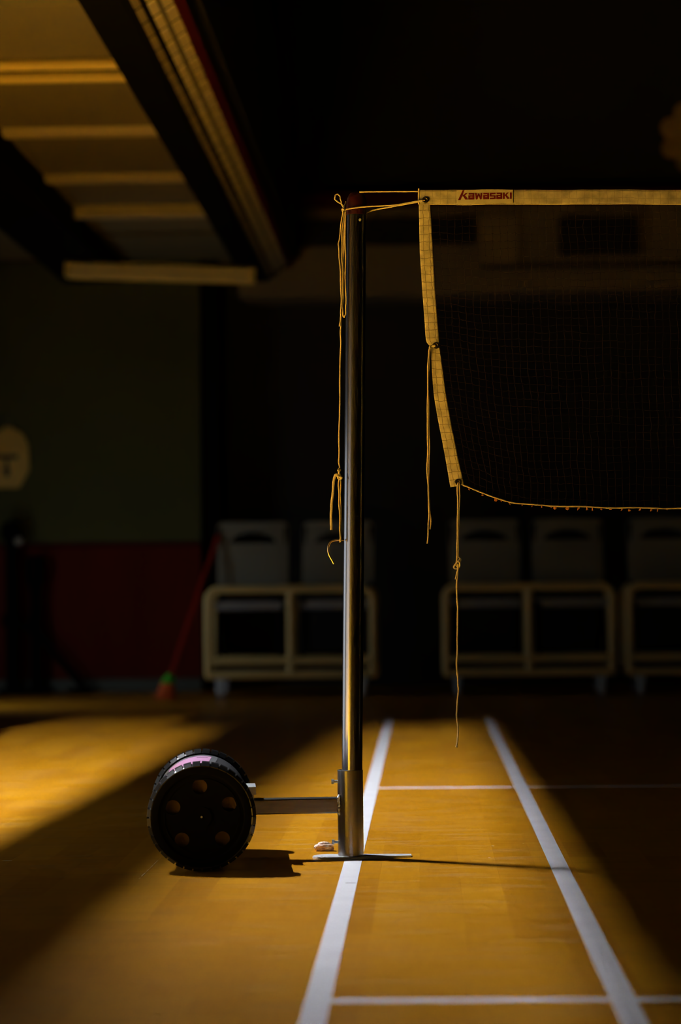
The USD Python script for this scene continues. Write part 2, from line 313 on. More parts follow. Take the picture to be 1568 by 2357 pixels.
obj('bay_wall', bx(-2.60, -2.50, 4.0, 9.5, 0, 2.6), DARKWALL, wl, smooth=False)
obj('outer_wall', bx(-3.2, -3.0, -9.6, 10.35, 0, 6.6), HALLDARK, wl, smooth=False)
def on_window(T, xp):
    T = np.array([T[0], T[1], 0.0]); fr = (xp-S[0])/(T[0]-S[0]); return S+fr*(T-S)
def slat(floor_lo, floor_hi, ylo, yhi, xp, thick=0.02):
    """unseen light-cutting bar whose lower / upper edge runs through the given rays' heights; each a pair of floor points"""
    def line(pair):
        a, b = on_window(pair[0], xp), on_window(pair[1], xp); s = (b[2]-a[2])/(b[1]-a[1])
        return lambda y: a[2]+s*(y-a[1])
    lo = line(floor_lo); hi = line(floor_hi) if floor_hi else (lambda y: 3.05)
    v = []
    for x in (xp-thick/2, xp+thick/2):
        for y in (ylo, yhi): v += [(x, y, lo(y)), (x, y, hi(y))]
    return trimesh.convex.convex_hull(np.array(v))
win = struct('window_1', 'unseen high slot window at the left, shaped to cut the floor light', 'window')  # out of view; bars placed to cut the light patches on the floor
obj('unseen_head', slat([(0.46, 5.5), (0.51, -2.0)], None, -0.1, 3.6, XW), BLACK, win, smooth=False)  # ends the light patch near the inner sideline
obj('unseen_transom', slat([(-0.60, 4.5), (-0.95, -2.0)], [(-0.42, 4.5), (-0.54, -2.0)], 0.4, 3.9, -2.15, 0.012), BLACK, win, smooth=False)  # tilted to cast the dark band across the floor
obj('unseen_jamb', bx(XW-0.06, XW, -0.10, 0.70, 1.15, 3.04), BLACK, win, smooth=False)  # placed to dim the floor towards the camera
obj('unseen_sill', bx(XW-0.06, XW+0.05, -0.1, 4.0, 1.13, 1.17), BLACK, win, smooth=False)
dr = struct('unseen_pane_1', 'unseen low pane at the left, placed to put a pale streak on the post', 'unseen_pane')  # out of view, rim round the light that whitens the post
obj('unseen_pane_frame', cat([bx(-2.92, -2.86, -3.12, -3.06, 0, 1.16), bx(-2.92, -2.86, -0.44, -0.38, 0, 1.16), bx(-2.92, -2.86, -3.06, -0.44, 1.10, 1.16), bx(-2.92, -2.86, -3.06, -0.44, 0, 0.04)]), BLACK, dr, smooth=False)
w2 = struct('window_2', 'unseen low pane below the slot window, placed to light the edge of the post', 'window')  # out of view, rim round the low light beside the post
obj('window_frame', cat([bx(XW, XW+0.03, 0.11, 0.15, 0.04, 1.12), bx(XW, XW+0.03, 1.65, 1.69, 0.04, 1.12), bx(XW, XW+0.03, 0.15, 1.65, 1.08, 1.12), bx(XW, XW+0.03, 0.15, 1.65, 0.04, 0.08)]), BLACK, w2, smooth=False)
# roof; its unseen opening is placed to light floor left of view
ce = struct('ceiling', 'black unlit hall ceiling', 'ceiling')
HX0, HX1, HY0, HY1 = -0.67, 0.83, -2.5, -0.42
obj('roof_panel', bx(-3.2, 7.2, HY1, 10.4, 6.5, 6.6), HALLDARK, ce, smooth=False)
obj('roof_panel', bx(-3.2, 7.2, -9.6, HY0, 6.5, 6.6), HALLDARK, ce, smooth=False)
obj('roof_panel', bx(-3.2, HX0, HY0, HY1, 6.5, 6.6), HALLDARK, ce, smooth=False)
obj('roof_panel', bx(HX1, 7.2, HY0, HY1, 6.5, 6.6), HALLDARK, ce, smooth=False)

# low balcony on the left: soffit, ribs, black edge beam, stepped tiled underside, red trim
bal = struct('balcony', 'low balcony on the left with cream soffit, black edge beam and tiled underside', 'balcony')
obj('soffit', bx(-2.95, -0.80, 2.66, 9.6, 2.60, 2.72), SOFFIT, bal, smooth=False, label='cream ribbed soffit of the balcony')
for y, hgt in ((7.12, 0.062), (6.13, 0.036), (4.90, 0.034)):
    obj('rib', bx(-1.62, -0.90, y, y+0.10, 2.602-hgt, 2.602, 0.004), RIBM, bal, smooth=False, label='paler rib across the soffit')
obj('edge_beam', cat([bx(-0.893, -0.752, 1.75, 9.36, 2.46, 2.72, 0.004), bx(-0.80, -0.70, 1.75, 9.36, 2.52, 2.9)]), BLACK, bal, smooth=False, label='black edge beam of the balcony')
obj('inner_beam', bx(-1.98, -1.628, 2.6, 9.36, 2.46, 2.605, 0.004), BLACK, bal, smooth=False, label='black inner beam across the soffit')
# underside tilted to catch light off the floor: from (X -.752, z 2.458) up to the right; point at image-slope s
def under(s):       # s = (0.167-X)/(z-0.628) on the sloped line
    ax, az = -0.752, 2.458; dx, dz = 0.832, 0.555
    t = ((0.167-ax)-s*(az-0.628))/(dx+s*dz)
    return np.array([ax+dx*t, az+dz*t])
def strip(sa, sb, y0, y1, th, lift=0.0):
    a, b = under(sa), under(sb); n = np.array([0.555, -0.832])      # outward, down-right
    a2, b2 = a+n*lift, b+n*lift; A, B = a-n*th, b-n*th
    v = [(q[0], y, q[1]) for q in (a2, b2, B, A) for y in (y0, y1)]
    return trimesh.convex.convex_hull(np.array(v))
obj('sloped_board', strip(0.502, 0.396, 1.75, 9.34, 0.06, -0.004), BLACK, bal, smooth=False)
TP = 0.205
for row, (sa, sb, m) in enumerate(((0.489, 0.4745, TILE_SHADE), (0.463, 0.446, TILE), (0.4365, 0.4165, TILE))):
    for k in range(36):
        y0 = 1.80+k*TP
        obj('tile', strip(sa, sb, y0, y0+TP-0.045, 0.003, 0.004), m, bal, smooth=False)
obj('edge_strip', strip(0.446, 0.4365, 1.75, 9.34, 0.003, 0.001), mat('dull_strip', (0.16, 0.14, 0.08), 0.8), bal, smooth=False)
obj('red_edge', strip(0.4150, 0.3965, 1.75, 9.34, 0.01, 0.012), REDTRIM, bal, smooth=False, label='dark red outer edge of the balcony')
obj('upstand', bx(-0.62, -0.56, 1.75, 9.34, 2.60, 3.5), HALLDARK, bal, smooth=False)
tag(obj('trim_1', bx(-2.95, -1.66, 9.24, 9.32, 2.595, 2.675, 0.004), REDTRIM, smooth=False), 'dark red trim where the soffit meets the far wall', 'trim', kind='structure')

# ------------------------------------------------------------------ pipes and lamps under the balcony
pp = thing('ceiling_pipe', 'pair of pale pipes with a dark cable crossing the near part of the soffit', 'pipe', (0, 3.62, 0))
def hp(y, z, r, m, nm): obj(nm, tube([(-1.98, y, z), (-1.6, y, z), (-1.2, y, z), (-0.90, y, z)], r, 10), m, pp)
hp(-0.10, 2.578, 0.020, LAMPW, 'pipe'); hp(0.09, 2.570, 0.021, LAMPW, 'pipe'); hp(0.0, 2.585, 0.012, BLACK, 'cable'); hp(0.18, 2.576, 0.009, BLACK, 'cable')
obj('pipe_bracket', bx(-0.935, -0.895, -0.15, 0.22, 2.535, 2.60, 0.004), BLACK, pp, smooth=False)

lamp = thing('batten_lamp', 'unlit fluorescent batten lamp hanging low under the balcony in front of the olive wall', 'lamp', (-1.272, 8.1, 2.368))
def lt(m):
    m = rot(m, 2.6, (0, 1, 0)); m.apply_scale(0.91); return m
obj('tray', lt(cat([bx(-0.575, 0.575, -0.02, 0.045, 0.012, 0.05, 0.004), bx(-0.575, 0.575, 0.02, 0.045, -0.05, 0.02, 0.004)])), LAMPW, lamp, smooth=False)
for z in (0.024, -0.022):
    tb = rot(trimesh.creation.cylinder(0.017, 1.12, sections=16), 90, (0, 1, 0))
    obj('lamp_tube', lt(move(tb, (0, -0.03, z))), TUBEG, lamp)
for x in (-0.568, 0.568):
    obj('end_cap', lt(bx(x-0.012, x+0.012, -0.05, 0.03, -0.045, 0.045, 0.004)), LAMPW, lamp, smooth=False)
obj('starter', lt(move(rot(trimesh.creation.cylinder(0.014, 0.03, sections=16), 90, (1, 0, 0)), (-0.235, -0.055, 0.004))), TUBEG, lamp)
for x in (-0.4, 0.4):
    obj('hanger_rod', tube([(x, 0.03, 0.03), (x, 0.03, 0.232)], 0.004, 6), BLACK, lamp)

# ------------------------------------------------------------------ wall pieces
def vent(name, label, x0, x1, z0, z1):
    t = thing(name, label, 'vent', ((x0+x1)/2, 9.355, z0)); w = (x1-x0)/2; h = z1-z0
    obj('backing', bx(-w+0.01, w-0.01, -0.006, 0.004, 0.01, h-0.01), VENT, t, smooth=False)
    obj('vent_frame', cat([bx(-w, w, -0.03, 0, 0, 0.014), bx(-w, w, -0.03, 0, h-0.014, h), bx(-w, -w+0.014, -0.03, 0, 0.014, h-0.014), bx(w-0.014, w, -0.03, 0, 0.014, h-0.014)]), VENT, t, smooth=False)
    n = int(h/0.03)
    for k in range(1, n):
        z = h*k/n
        obj('slat', rot(bx(-w+0.016, w-0.016, -0.020, -0.004, z-0.0015, z+0.0015), 30, (1, 0, 0), (0, -0.012, z)), VENT, t, smooth=False)
vent('wall_vent', 'long black louvred vent on the beige header behind the post top', -0.788, 0.503, 2.668, 2.83)
vent('wall_vent', 'shorter black louvred vent on the beige header at the right', 1.005, 1.477, 2.592, 2.818)
nb = thing('notice_board', 'pale beige board on the header between the two black vents', 'board', (0.646, 9.355, 2.55))
obj('board', bx(-0.115, 0.115, -0.012, 0, 0, 0.285, 0.002), mat('board_beige', (0.36, 0.27, 0.10), 0.8), nb, smooth=False)
obj('board_frame', cat([bx(-0.121, 0.121, -0.016, 0, -0.008, 0), bx(-0.121, 0.121, -0.016, 0, 0.285, 0.293), bx(-0.121, -0.115, -0.016, 0, 0, 0.285), bx(0.115, 0.121, -0.016, 0, 0, 0.285)]), BEIGE, nb, smooth=False)
cd = obj('cable_conduit', tube([(0.53, 9.345, 2.530), (1.5, 9.345, 2.53), (2.6, 9.345, 2.53), (3.4, 9.345, 2.53)], 0.013, 8), VENT)
tag(cd, 'thin black conduit running along the beige header below the right vent', 'conduit')

pl = thing('wall_plaque', 'ochre house shaped wooden plaque with a dark T mark on the olive wall', 'plaque', (-2.318, 9.30, 1.238))
body = Polygon([(-0.115, 0), (-0.135, 0.03), (-0.135, 0.245), (-0.10, 0.285), (-0.085, 0.30), (-0.075, 0.318), (-0.03, 0.338), (-0.02, 0.352), (0.02, 0.352), (0.03, 0.338), (0.075, 0.318), (0.085, 0.30), (0.11, 0.25), (0.115, 0.10), (0.075, 0.03), (0.055, 0.0)]).buffer(0.008)
obj('board', to_xz(extrude(body, 0.028), -0.002), PLAQ, pl, smooth=30)
obj('brow', bx(-0.12, 0.10, -0.036, -0.028, 0.205, 0.235, 0.003), PLAQ, pl, smooth=False)
obj('dark_bar', bx(-0.095, 0.055, -0.034, -0.029, 0.165, 0.192, 0.002), PLAQD, pl, smooth=False)
obj('dark_stem', to_xz(extrude(unary_union([Point(-0.012, 0.10).buffer(0.020), sbox(-0.022, 0.085, -0.002, 0.17), Point(-0.012, 0.075).buffer(0.017)]), 0.006), -0.029), PLAQD, pl)
obj('hanging_string', tube([(-0.02, -0.008, 0.35), (-0.008, -0.004, 0.42), (0.02, -0.008, 0.345)], 0.0025, 6), CORD, pl)

ro = thing('wall_rosette', 'pale lobed wooden rosette high on the header wall at the right edge', 'ornament', (1.875, 9.74, 3.36))
for k in range(8):
    a = math.radians(202.5+45*k+2)
    q = lathe([(0, -0.012), (0.05, -0.012), (0.07, -0.004), (0.074, 0.004), (0.06, 0.014), (0, 0.018)], 24)
    q = rot(q, 90, (1, 0, 0)); v = q.vertices.copy(); v[:, 0] *= 1.25; q.vertices = v
    q = rot(q, -math.degrees(a), (0, 1, 0)); obj('petal', move(q, (0.135*math.cos(a), -0.02, 0.135*math.sin(a))), ROSE, ro)
obj('boss', move(rot(lathe([(0, -0.02), (0.075, -0.02), (0.085, 0), (0.06, 0.03), (0, 0.04)], 32), 90, (1, 0, 0)), (0, -0.025, 0)), ROSE, ro)
obj('mount', bx(-0.03, 0.03, -0.01, 0.12, -0.03, 0.03), VENT, ro, smooth=False)

# ------------------------------------------------------------------ black stand at the left edge
sd = thing('post_stand', 'black spare post stand with a rounded top against the red wainscot', 'stand', (-2.27, 9.05, 0))
obj('tall_post', lathe([(0, 0.03), (0.036, 0.03), (0.036, 0.9), (0.06, 0.93), (0.064, 0.97), (0.05, 1.01), (0.02, 1.025), (0, 1.025)], 32), BLACK, sd)
obj('clamp_collar', lathe([(0.03, 0.40), (0.056, 0.40), (0.056, 0.47), (0.03, 0.47)], 32), BLACK, sd)
obj('highlight_knob', move(trimesh.creation.icosphere(2, 0.026), (0.052, -0.05, 0.905)), HIGHLIGHT_GREY, sd, smooth=True, label='grey knob in place of a highlight on the rounded top')  # highlight of the post top put into a grey ball
obj('short_post', move(lathe([(0, 0.03), (0.034, 0.03), (0.034, 0.62), (0.055, 0.66), (0.06, 0.80), (0.03, 0.82), (0, 0.82)], 32), (0.135, 0.04, 0)), BLACK, sd)
obj('brace', tube([(0.10, 0.0, 0.44), (0.25, 0.0, 0.24), (0.43, 0.0, 0.03)], 0.022, 10), BLACK, sd)
obj('brace', tube([(0.02, 0.0, 0.42), (0.15, 0.02, 0.36)], 0.016, 10), BLACK, sd)
obj('foot', bx(-0.06, 0.23, -0.12, 0.14, 0, 0.035, 0.008), BLACK, sd, smooth=False)
obj('foot', bx(0.33, 0.47, -0.05, 0.05, 0, 0.035, 0.008), BLACK, sd, smooth=False)

# ------------------------------------------------------------------ broom
br = thing('broom', 'red handled broom with green socket and orange bristles leaning by the trolley', 'broom', (-1.283, 8.28, 0))
d = np.array([0.245, 0.40, 0.80]); d /= np.linalg.norm(d)
obj('handle', tube([np.array([0.028, 0.02, 0.125])+d*t for t in (0, 0.3, 0.6, 0.92)], 0.0135, 12), BROOMRED, br)
obj('socket', tube([np.array([0.010, 0.008, 0.078])+d*t for t in (0, 0.03, 0.06)], [0.038, 0.034, 0.022], 16), BROOMGRN, br, label='green plastic socket')
bl = [tube([(0.012+0.030*math.cos(a)*r, 0.01+0.03*math.sin(a)*r, 0.086), (-0.002+0.058*math.cos(a)*r, 0.05*math.sin(a)*r, 0.002)], [0.006, 0.004], 5) for r in (0.3, 0.65, 1.0) for a in np.linspace(0, 2*np.pi, 22, endpoint=False)]
obj('bristles', cat(bl), BRISTLE, br, kind='stuff', label='orange bristles')

# ------------------------------------------------------------------ chair trolleys and folding chairs
def make_trolley(label, loc, rz):
    t = thing('chair_trolley', label, 'trolley', loc, rz, 'chair trolleys along the dark wall')
    W, D, r = 0.974, 0.46, 0.024
    def rail(p): return tube(p, r, 12)
    def corner(c0, c1, c2, R=0.06):
        c0, c1, c2 = map(np.array, (c0, c1, c2)); a = (c0-c1)/np.linalg.norm(c0-c1); b = (c2-c1)/np.linalg.norm(c2-c1)
        return [c1+a*R*(1-math.sin(q))+b*R*(1-math.cos(q)) for q in np.linspace(0, math.pi/2, 6)]
    for y in (r, D-r):
        path = [np.array((r, y, 0.13))]+corner((r, y, 0.13), (r, y, 0.606), (W-r, y, 0.606))+corner((r, y, 0.606), (W-r, y, 0.606), (W-r, y, 0.13))+[np.array((W-r, y, 0.13))]
        obj('hoop', rail(path), FRAME, t)
        obj('mid_post', rail([(W/2, y, 0.12), (W/2, y, 0.606)]), FRAME, t)
        obj('lower_rail', rail([(r, y, 0.205), (W-r, y, 0.205)]), FRAME, t)
        obj('lower_rail', rail([(r*0.9, y, 0.126), (W-r*0.9, y, 0.126)]), FRAME, t)
    for x in (r, W/2, W-r): obj('cross_bar', rail([(x, r, 0.126), (x, D-r, 0.126)]), FRAME, t)
    obj('deck', bx(0.03, W-0.03, 0.04, D-0.04, 0.15, 0.165), DECK, t, smooth=False)
    for x in (0.085, W-0.085):
        for y in (0.035, D-0.035):
            c = obj('caster', cat([bx(x-0.022, x+0.022, y-0.022, y+0.022, 0.068, 0.104, 0.003), bx(x-0.02, x-0.014, y-0.015, y+0.03, 0.03, 0.075), bx(x+0.014, x+0.02, y-0.015, y+0.03, 0.03, 0.075)]), CASTER, t, smooth=False)
            wv = rot(lathe([(0, -0.012), (0.034, -0.012), (0.037, -0.007), (0.037, 0.007), (0.034, 0.012), (0, 0.012)], 24), 90, (0, 1, 0))
            obj('caster_wheel', move(wv, (x, y+0.012, 0.037)), CASTER, c)
    return t
tr0 = make_trolley('cream tubular chair trolley behind the post, leftmost of its row', (-1.066, 8.29, 0), 0.0)
dup(tr0, (0.268, 8.29, 0), 0.0, 'cream tubular chair trolley in deep shade, right of the one behind the post')
dup(tr0, (1.29, 8.29, 0), 0.0, 'shadowed chair trolley cut off by the right edge of the picture')
def make_chair(label, loc, rz):
    t = thing('folding_chair', label, 'chair', loc, rz, 'grey folding chairs on the trolleys')
    W = 0.205
    bk = sbox(-W, 0, W, 0.375).buffer(-0.035).buffer(0.035)
    arch = [(0.135*math.cos(a), 0.252+0.058*math.sin(a)) for a in np.linspace(0, np.pi, 24)]
    bk = bk.difference(Polygon(arch))
    m = to_xz(extrude(bk, 0.018)); v = m.vertices.copy(); v[:, 1] += 0.25*v[:, 0]**2*2-0.012; m.vertices = v
    obj('backrest', rot(move(m, (0, 0.10, 0.455)), -7, (1, 0, 0), (0, 0.1, 0.455)), CHAIRP, t)
    seat = extrude(sbox(-0.2, -0.27, 0.2, 0.1).buffer(-0.05).buffer(0.05), 0.022)
    obj('seat', move(seat, (0, 0, 0.352)), SEATP, t)
    obj('seat_lip', tube([(-0.185, -0.262, 0.345), (0, -0.274, 0.345), (0.185, -0.262, 0.345)], 0.021, 10), SEATP, t)
    for s in (-1, 1):
        obj('leg', tube(smoothpath([(s*0.19, 0.135, 0.80), (s*0.19, 0.10, 0.46), (s*0.19, -0.05, 0.20), (s*0.19, -0.13, 0.012)]), 0.011, 8), BLACK, t)
        obj('leg', tube([(s*0.17, -0.02, 0.35), (s*0.17, 0.06, 0.18), (s*0.17, 0.14, 0.012)], 0.011, 8), BLACK, t)
    obj('stretcher', tube([(-0.19, -0.10, 0.08), (0.19, -0.10, 0.08)], 0.008, 8), BLACK, t)
    obj('stretcher', tube([(-0.17, 0.12, 0.07), (0.17, 0.12, 0.07)], 0.008, 8), BLACK, t)
    return t
CZ = 0.165
ch0 = make_chair('grey folding chair in the left bay of the trolley behind the post', (-0.815, 8.60, CZ), 0)
dup(ch0, (-0.330, 8.60, CZ), -3, 'grey folding chair partly hidden by the steel post')
dup(ch0, (0.520, 8.60, CZ), 0, 'dark folding chair in the left bay of the shadowed trolley, behind the hanging cord')
dup(ch0, (1.000, 8.60, CZ), 2, 'dark folding chair in the right bay of the shadowed trolley under the net')
dup(ch0, (1.545, 8.60, CZ), 0, 'barely visible folding chair on the trolley at the right edge')

# ------------------------------------------------------------------ badminton post on wheels
PY = 0.02
post = thing('badminton_post', 'brushed steel badminton post with a sleeve base and weighted wheel drum', 'post', (0, PY, 0))
lean = math.degrees(math.atan(0.0188))
def leaning(m): return move(rot(m, lean, (0, 1, 0)), (-0.0065, 0, 0))
obj('pole', leaning(lathe([(0, 0.0048), (0.0236, 0.0048), (0.0240, 0.5), (0.0240, 0.7), (0.0232, 1.2), (0.0224, 1.484), (0, 1.484)], 96)), STEEL, post)
cap = [(0, 1.4845), (0.0236, 1.4845), (0.0236, 1.505)]+[(0.0236*math.cos(a)**0.8, 1.507+0.0325*math.sin(a)) for a in np.linspace(0.1, math.pi/2-0.02, 12)]+[(0, 1.5396)]
obj('cap', leaning(lathe(cap, 64)), CAP, post, label='dark red plastic cap')
obj('rivet', leaning(move(rot(lathe([(0, 0), (0.0036, 0), (0.003, 0.0014), (0, 0.002)], 20), 90, (1, 0, 0)), (0.009, -0.0205, 1.4705))), ZINC, post)
sl = lathe([(0.0242, 0.0047), (0.0295, 0.0047), (0.0295, 0.1995), (0.0288, 0.2010), (0.0258, 0.2010), (0.0250, 0.1995)], 96)
obj('sleeve', move(sl, (-0.0072, 0, 0)), STEEL_R, post, label='wider steel sleeve at the foot of the pole')
hexp = Polygon([(0.0062*math.cos(a), 0.0062*math.sin(a)) for a in np.radians(np.arange(0, 360, 60)+30)])
for z in (0.1745, 0.0355):
    head = rot(extrude(hexp, 0.0055), 90, (0, 1, 0)); shaft = rot(trimesh.creation.cylinder(0.0033, 0.02, sections=20), 90, (0, 1, 0))
    obj('bolt', cat([move(head, (-0.0505, -0.002, z)), move(shaft, (-0.038, -0.002, z))]), ZINC, post, smooth=20)
pts = [(-0.054+0.0415*math.cos(a), -0.008+0.040*math.sin(a)) for a in np.linspace(math.pi/2, 3*math.pi/2, 24)]+[(0.0, -0.047), (0.03, -0.040), (0.132, -0.012), (0.132, 0.022), (0.03, 0.028), (0.0, 0.031)]
pm = cat([extrude(Polygon(pts), 0.0034), extrude(Polygon(pts).buffer(-0.0012), 0.0046)])
obj('base_plate', pm, PLATE, post, smooth=20, label='flat pale steel base plate')
# arm: square tube towards the drum
th = 4.8
Rg = trimesh.transformations.rotation_matrix(math.radians(th), (0, 0, 1)); Rg[:3, 3] = (-0.3465, -0.04, 0.1205)
def G(m): m = m.copy(); m.apply_transform(Rg); return m
a0, a1 = np.array([-0.236, -0.026, 0.1208]), np.array([-0.0325, -0.002, 0.1213])
L = np.linalg.norm(a1-a0); ang = math.degrees(math.atan2(a1[1]-a0[1], a1[0]-a0[0]))
sec = sbox(-0.018, -0.018, 0.018, 0.018).buffer(-0.004).buffer(0.004, quad_segs=4)
ARMM = mat('arm_steel', (0.24, 0.225, 0.20), 0.36, 1.0, noise=(20, (0.19, 0.175, 0.15), (1, 6, 6)))
arm = move(rot(rot(extrude(sec, L), 90, (0, 1, 0)), ang, (0, 0, 1)), a0)
obj('arm', arm, ARMM, post, smooth=25, label='square steel arm between sleeve and drum')
loop = [(-0.0335, 0.0195*sx, 0.1213+0.0195*sz) for sx, sz in ((-1, -1), (-1, -.3), (-1, .3), (-1, 1), (0, 1.1), (1, 1), (1, 0), (1, -1), (0, -1.1))]
weld = smoothpath([(x+0.003*(abs(y) < 0.01), y-0.002, z) for x, y, z in loop]+[loop[0]], 5)
wv = tube(weld[:-1], 0.0034+0.0007*np.sin(np.arange(len(weld)-1)*1.9), 8, closed=True)
obj('weld_bead', wv, ZINC, post)
# drum along local y
axis_y = lambda m: rot(m, -90, (1, 0, 0))
obj('drum', G(axis_y(lathe([(0, -0.19), (0.104, -0.19), (0.1085, -0.186), (0.1085, 0.186), (0.104, 0.19), (0, 0.19)], 96))), DRUM, post, label='dark grey weight drum between the wheels')
def patch(a0, a1, y0, y1, r, skew=0.0, n=24):
    """curved sheet on the drum; angle from vertical, positive to the right"""
    V, F = [], []
    for k, t in enumerate(np.linspace(0, 1, n)):
        a = math.radians(a0+(a1-a0)*t)
        for yy in (y0, y1):
            aa = a+math.radians(skew)*((yy-y0)/(y1-y0))
            V += [(r*math.sin(aa), yy, r*math.cos(aa)), ((r-0.0012)*math.sin(aa), yy, (r-0.0012)*math.cos(aa))]
    for k in range(n-1):
        b = 4*k; F += [(b, b+4, b+6, b+2), (b+1, b+3, b+7, b+5), (b, b+1, b+5, b+4), (b+2, b+6, b+7, b+3)]
    F += [(0, 2, 3, 1), (4*n-4, 4*n-3, 4*n-1, 4*n-2)]
    F = np.array(F); m = trimesh.Trimesh(np.array(V), np.vstack([F[:, [0, 1, 2]], F[:, [0, 2, 3]]]), process=False)
    if m.volume < 0: m.invert()
    return m
lab = obj('paper_label', G(patch(-48, 7, -0.13, 0.125, 0.1094, 5)), PINK, post, label='pink paper label with handwriting taped to the drum')
scr = []
for k in range(9):
    aa = -14+k*1.5; y = 0.085+0.004*math.sin(k*2.1)
    q = [((0.1097)*math.sin(math.radians(aa+8+da)), y+dy, 0.1097*math.cos(math.radians(aa+8+da))) for da, dy in ((0, -.006), (0.5, .006), (0.9, -.004), (1.3, .003))]
    scr.append(tube(q, 0.0005, 4))
obj('handwriting', G(cat(scr)), INK, lab)
obj('clear_tape', G(patch(-60, 14, -0.155, 0.145, 0.1104, 6)), CLEAR, post, label='clear glossy tape over the pink label')
# bent steel bracket on the right of the drum that carries the arm
bp_ = np.array([(xx, yy, zz) for xx, zz in ((0.102, 0.0495), (0.1230, 0.0495), (0.1235, 0.032), (0.1130, 0.032)) for yy in (-0.055, 0.055)])
obj('bracket', G(cat([trimesh.convex.convex_hull(bp_), bx(0.1130, 0.1180, -0.05, 0.05, -0.055, 0.031, 0.001)])), ZINC, post, smooth=20, label='bent zinc bracket joining arm and drum')
obj('axle_bolt', G(axis_y(cat([trimesh.creation.cylinder(0.0022, 0.487, sections=16)]))), ZINC, post)
def wheel(yc, out):
    """tyre centred at local y = yc; out = -1 faces the camera"""
    RO, RT, HW = 0.1205, 0.1155, 0.029
    prof = [(0.100, -HW+0.004), (0.1125, -HW+0.004), (RT, -HW+0.009), (RT, HW-0.009), (0.1125, HW-0.004), (0.100, HW-0.004), (0.100, -HW+0.004)]
    side_p = [(0.0925, -HW+0.0045), (0.096, -HW+0.0015), (0.104, -HW+0.0005), (0.1105, -HW+0.0025), (0.1105, -HW+0.006), (0.0925, -HW+0.006), (0.0925, -HW+0.0045)]
    ty = obj('tyre', G(move(axis_y(lathe(prof, 108)), (0, yc, 0))), RUBBER, post)
    for sg in (-1, 1):
        sm = lathe(side_p, 96)
        sm = axis_y(sm) if sg < 0 else rot(axis_y(sm), 180, (0, 0, 1))
        obj('sidewall', G(move(sm, (0, yc, 0))), RUBBER_D, ty)
    N = 36
    for k in range(N):
        a0 = 2*math.pi*(k+0.09)/N; a1 = 2*math.pi*(k+0.91)/N; V = []
        for a in (a0, a1):
            for r, y in ((RO-0.0005, -HW+0.010), (RO, -HW+0.0125), (RO, HW-0.0125), (RO-0.0005, HW-0.010), (0.1125, -HW+0.0015), (0.1125, HW-0.0015), (0.109, -HW+0.003), (0.109, HW-0.003)):
                V.append((r*math.sin(a), yc+y, r*math.cos(a)))
        obj('tread_block', G(trimesh.convex.convex_hull(np.array(V))), RUBBER, ty, smooth=False)
    disc = Point(0, 0).buffer(0.0925, 48)
    for b in (93, 24, 161, -47, 229):
        disc = disc.difference(Point(0.0665*math.cos(math.radians(b)), 0.0665*math.sin(math.radians(b))).buffer(0.0162, 16))
    dm = to_xz(extrude(disc, 0.007)); ring = to_xz(extrude(Point(0, 0).buffer(0.0845, 48).difference(Point(0, 0).buffer(0.081, 48)), 0.003), -0.0065)
    hub = to_xz(extrude(Point(0, 0).buffer(0.022, 24).difference(Point(0, 0).buffer(0.0045, 12)), 0.004), -0.0065)
    whl = cat([dm, ring, hub])
    if out > 0: whl = rot(whl, 180, (0, 0, 1))
    di = obj('wheel_disc', G(move(whl, (0, yc+out*(HW-0.014), 0))), RUBBER_D, post, smooth=25, label='black wheel disc with five round holes')
    en = rot(lathe([(0, -0.003), (0.0915, -0.003), (0.0915, 0.003), (0, 0.003)], 48), 90, (1, 0, 0))
    obj('inner_plate', G(move(en, (0, yc+out*(HW-0.030), 0))), BROWN, di, label='brown plate seen through the wheel holes')
wheel(-0.2155, -1); wheel(0.2155, 1)

# ------------------------------------------------------------------ net
net = thing('badminton_net', 'dark fine meshed badminton net with ochre lit cotton tapes tied to the post', 'net', (0, 0, 0))
XE = 1.65
def sheet(left, right, th, du=12, wav=0.0, uvs=None, seed=1):
    """ribbon between two edge polylines (n x 2 in xz); du columns; wav = out-of-plane ripple"""
    left, right = np.asarray(left, float), np.asarray(right, float); n = len(left); V, UV = [], []
    s = np.concatenate([[0], np.cumsum(np.linalg.norm(np.diff((left+right)/2, axis=0), axis=1))]); w = np.linalg.norm(right-left, axis=1)
    g = np.zeros((n, du+1, 2))
    for j in range(du+1): g[:, j] = left+(right-left)*j/du
    yy = wav*(meshkit.fbm(np.concatenate([g*14, np.full((n, du+1, 1), seed*3.7)], -1), 3, seed)-0.5)*2
    for side in (-1, 1):
        for i in range(n):
            for j in range(du+1):
                V.append((g[i, j, 0], yy[i, j]+side*th/2, g[i, j, 1])); UV.append((j/du*w[i], s[i]))
    V, UV = np.array(V), np.array(UV); N = n*(du+1); idx = lambda i, j, k: k*N+i*(du+1)+j
    F = []
    for i in range(n-1):
        for j in range(du):
            F += [(idx(i, j, 0), idx(i+1, j, 0), idx(i+1, j+1, 0), idx(i, j+1, 0)), (idx(i, j, 1), idx(i, j+1, 1), idx(i+1, j+1, 1), idx(i+1, j, 1))]
        F += [(idx(i, 0, 0), idx(i, 0, 1), idx(i+1, 0, 1), idx(i+1, 0, 0)), (idx(i, du, 0), idx(i+1, du, 0), idx(i+1, du, 1), idx(i, du, 1))]
    for j in range(du):
        F += [(idx(0, j, 0), idx(0, j+1, 0), idx(0, j+1, 1), idx(0, j, 1)), (idx(n-1, j, 0), idx(n-1, j, 1), idx(n-1, j+1, 1), idx(n-1, j+1, 0))]
    F = np.array(F); m = trimesh.Trimesh(V, np.vstack([F[:, [0, 1, 2]], F[:, [0, 2, 3]]]), process=False)
    if m.volume < 0: m.invert()
    return m, UV
tx = np.linspace(0.1675, XE, 260)
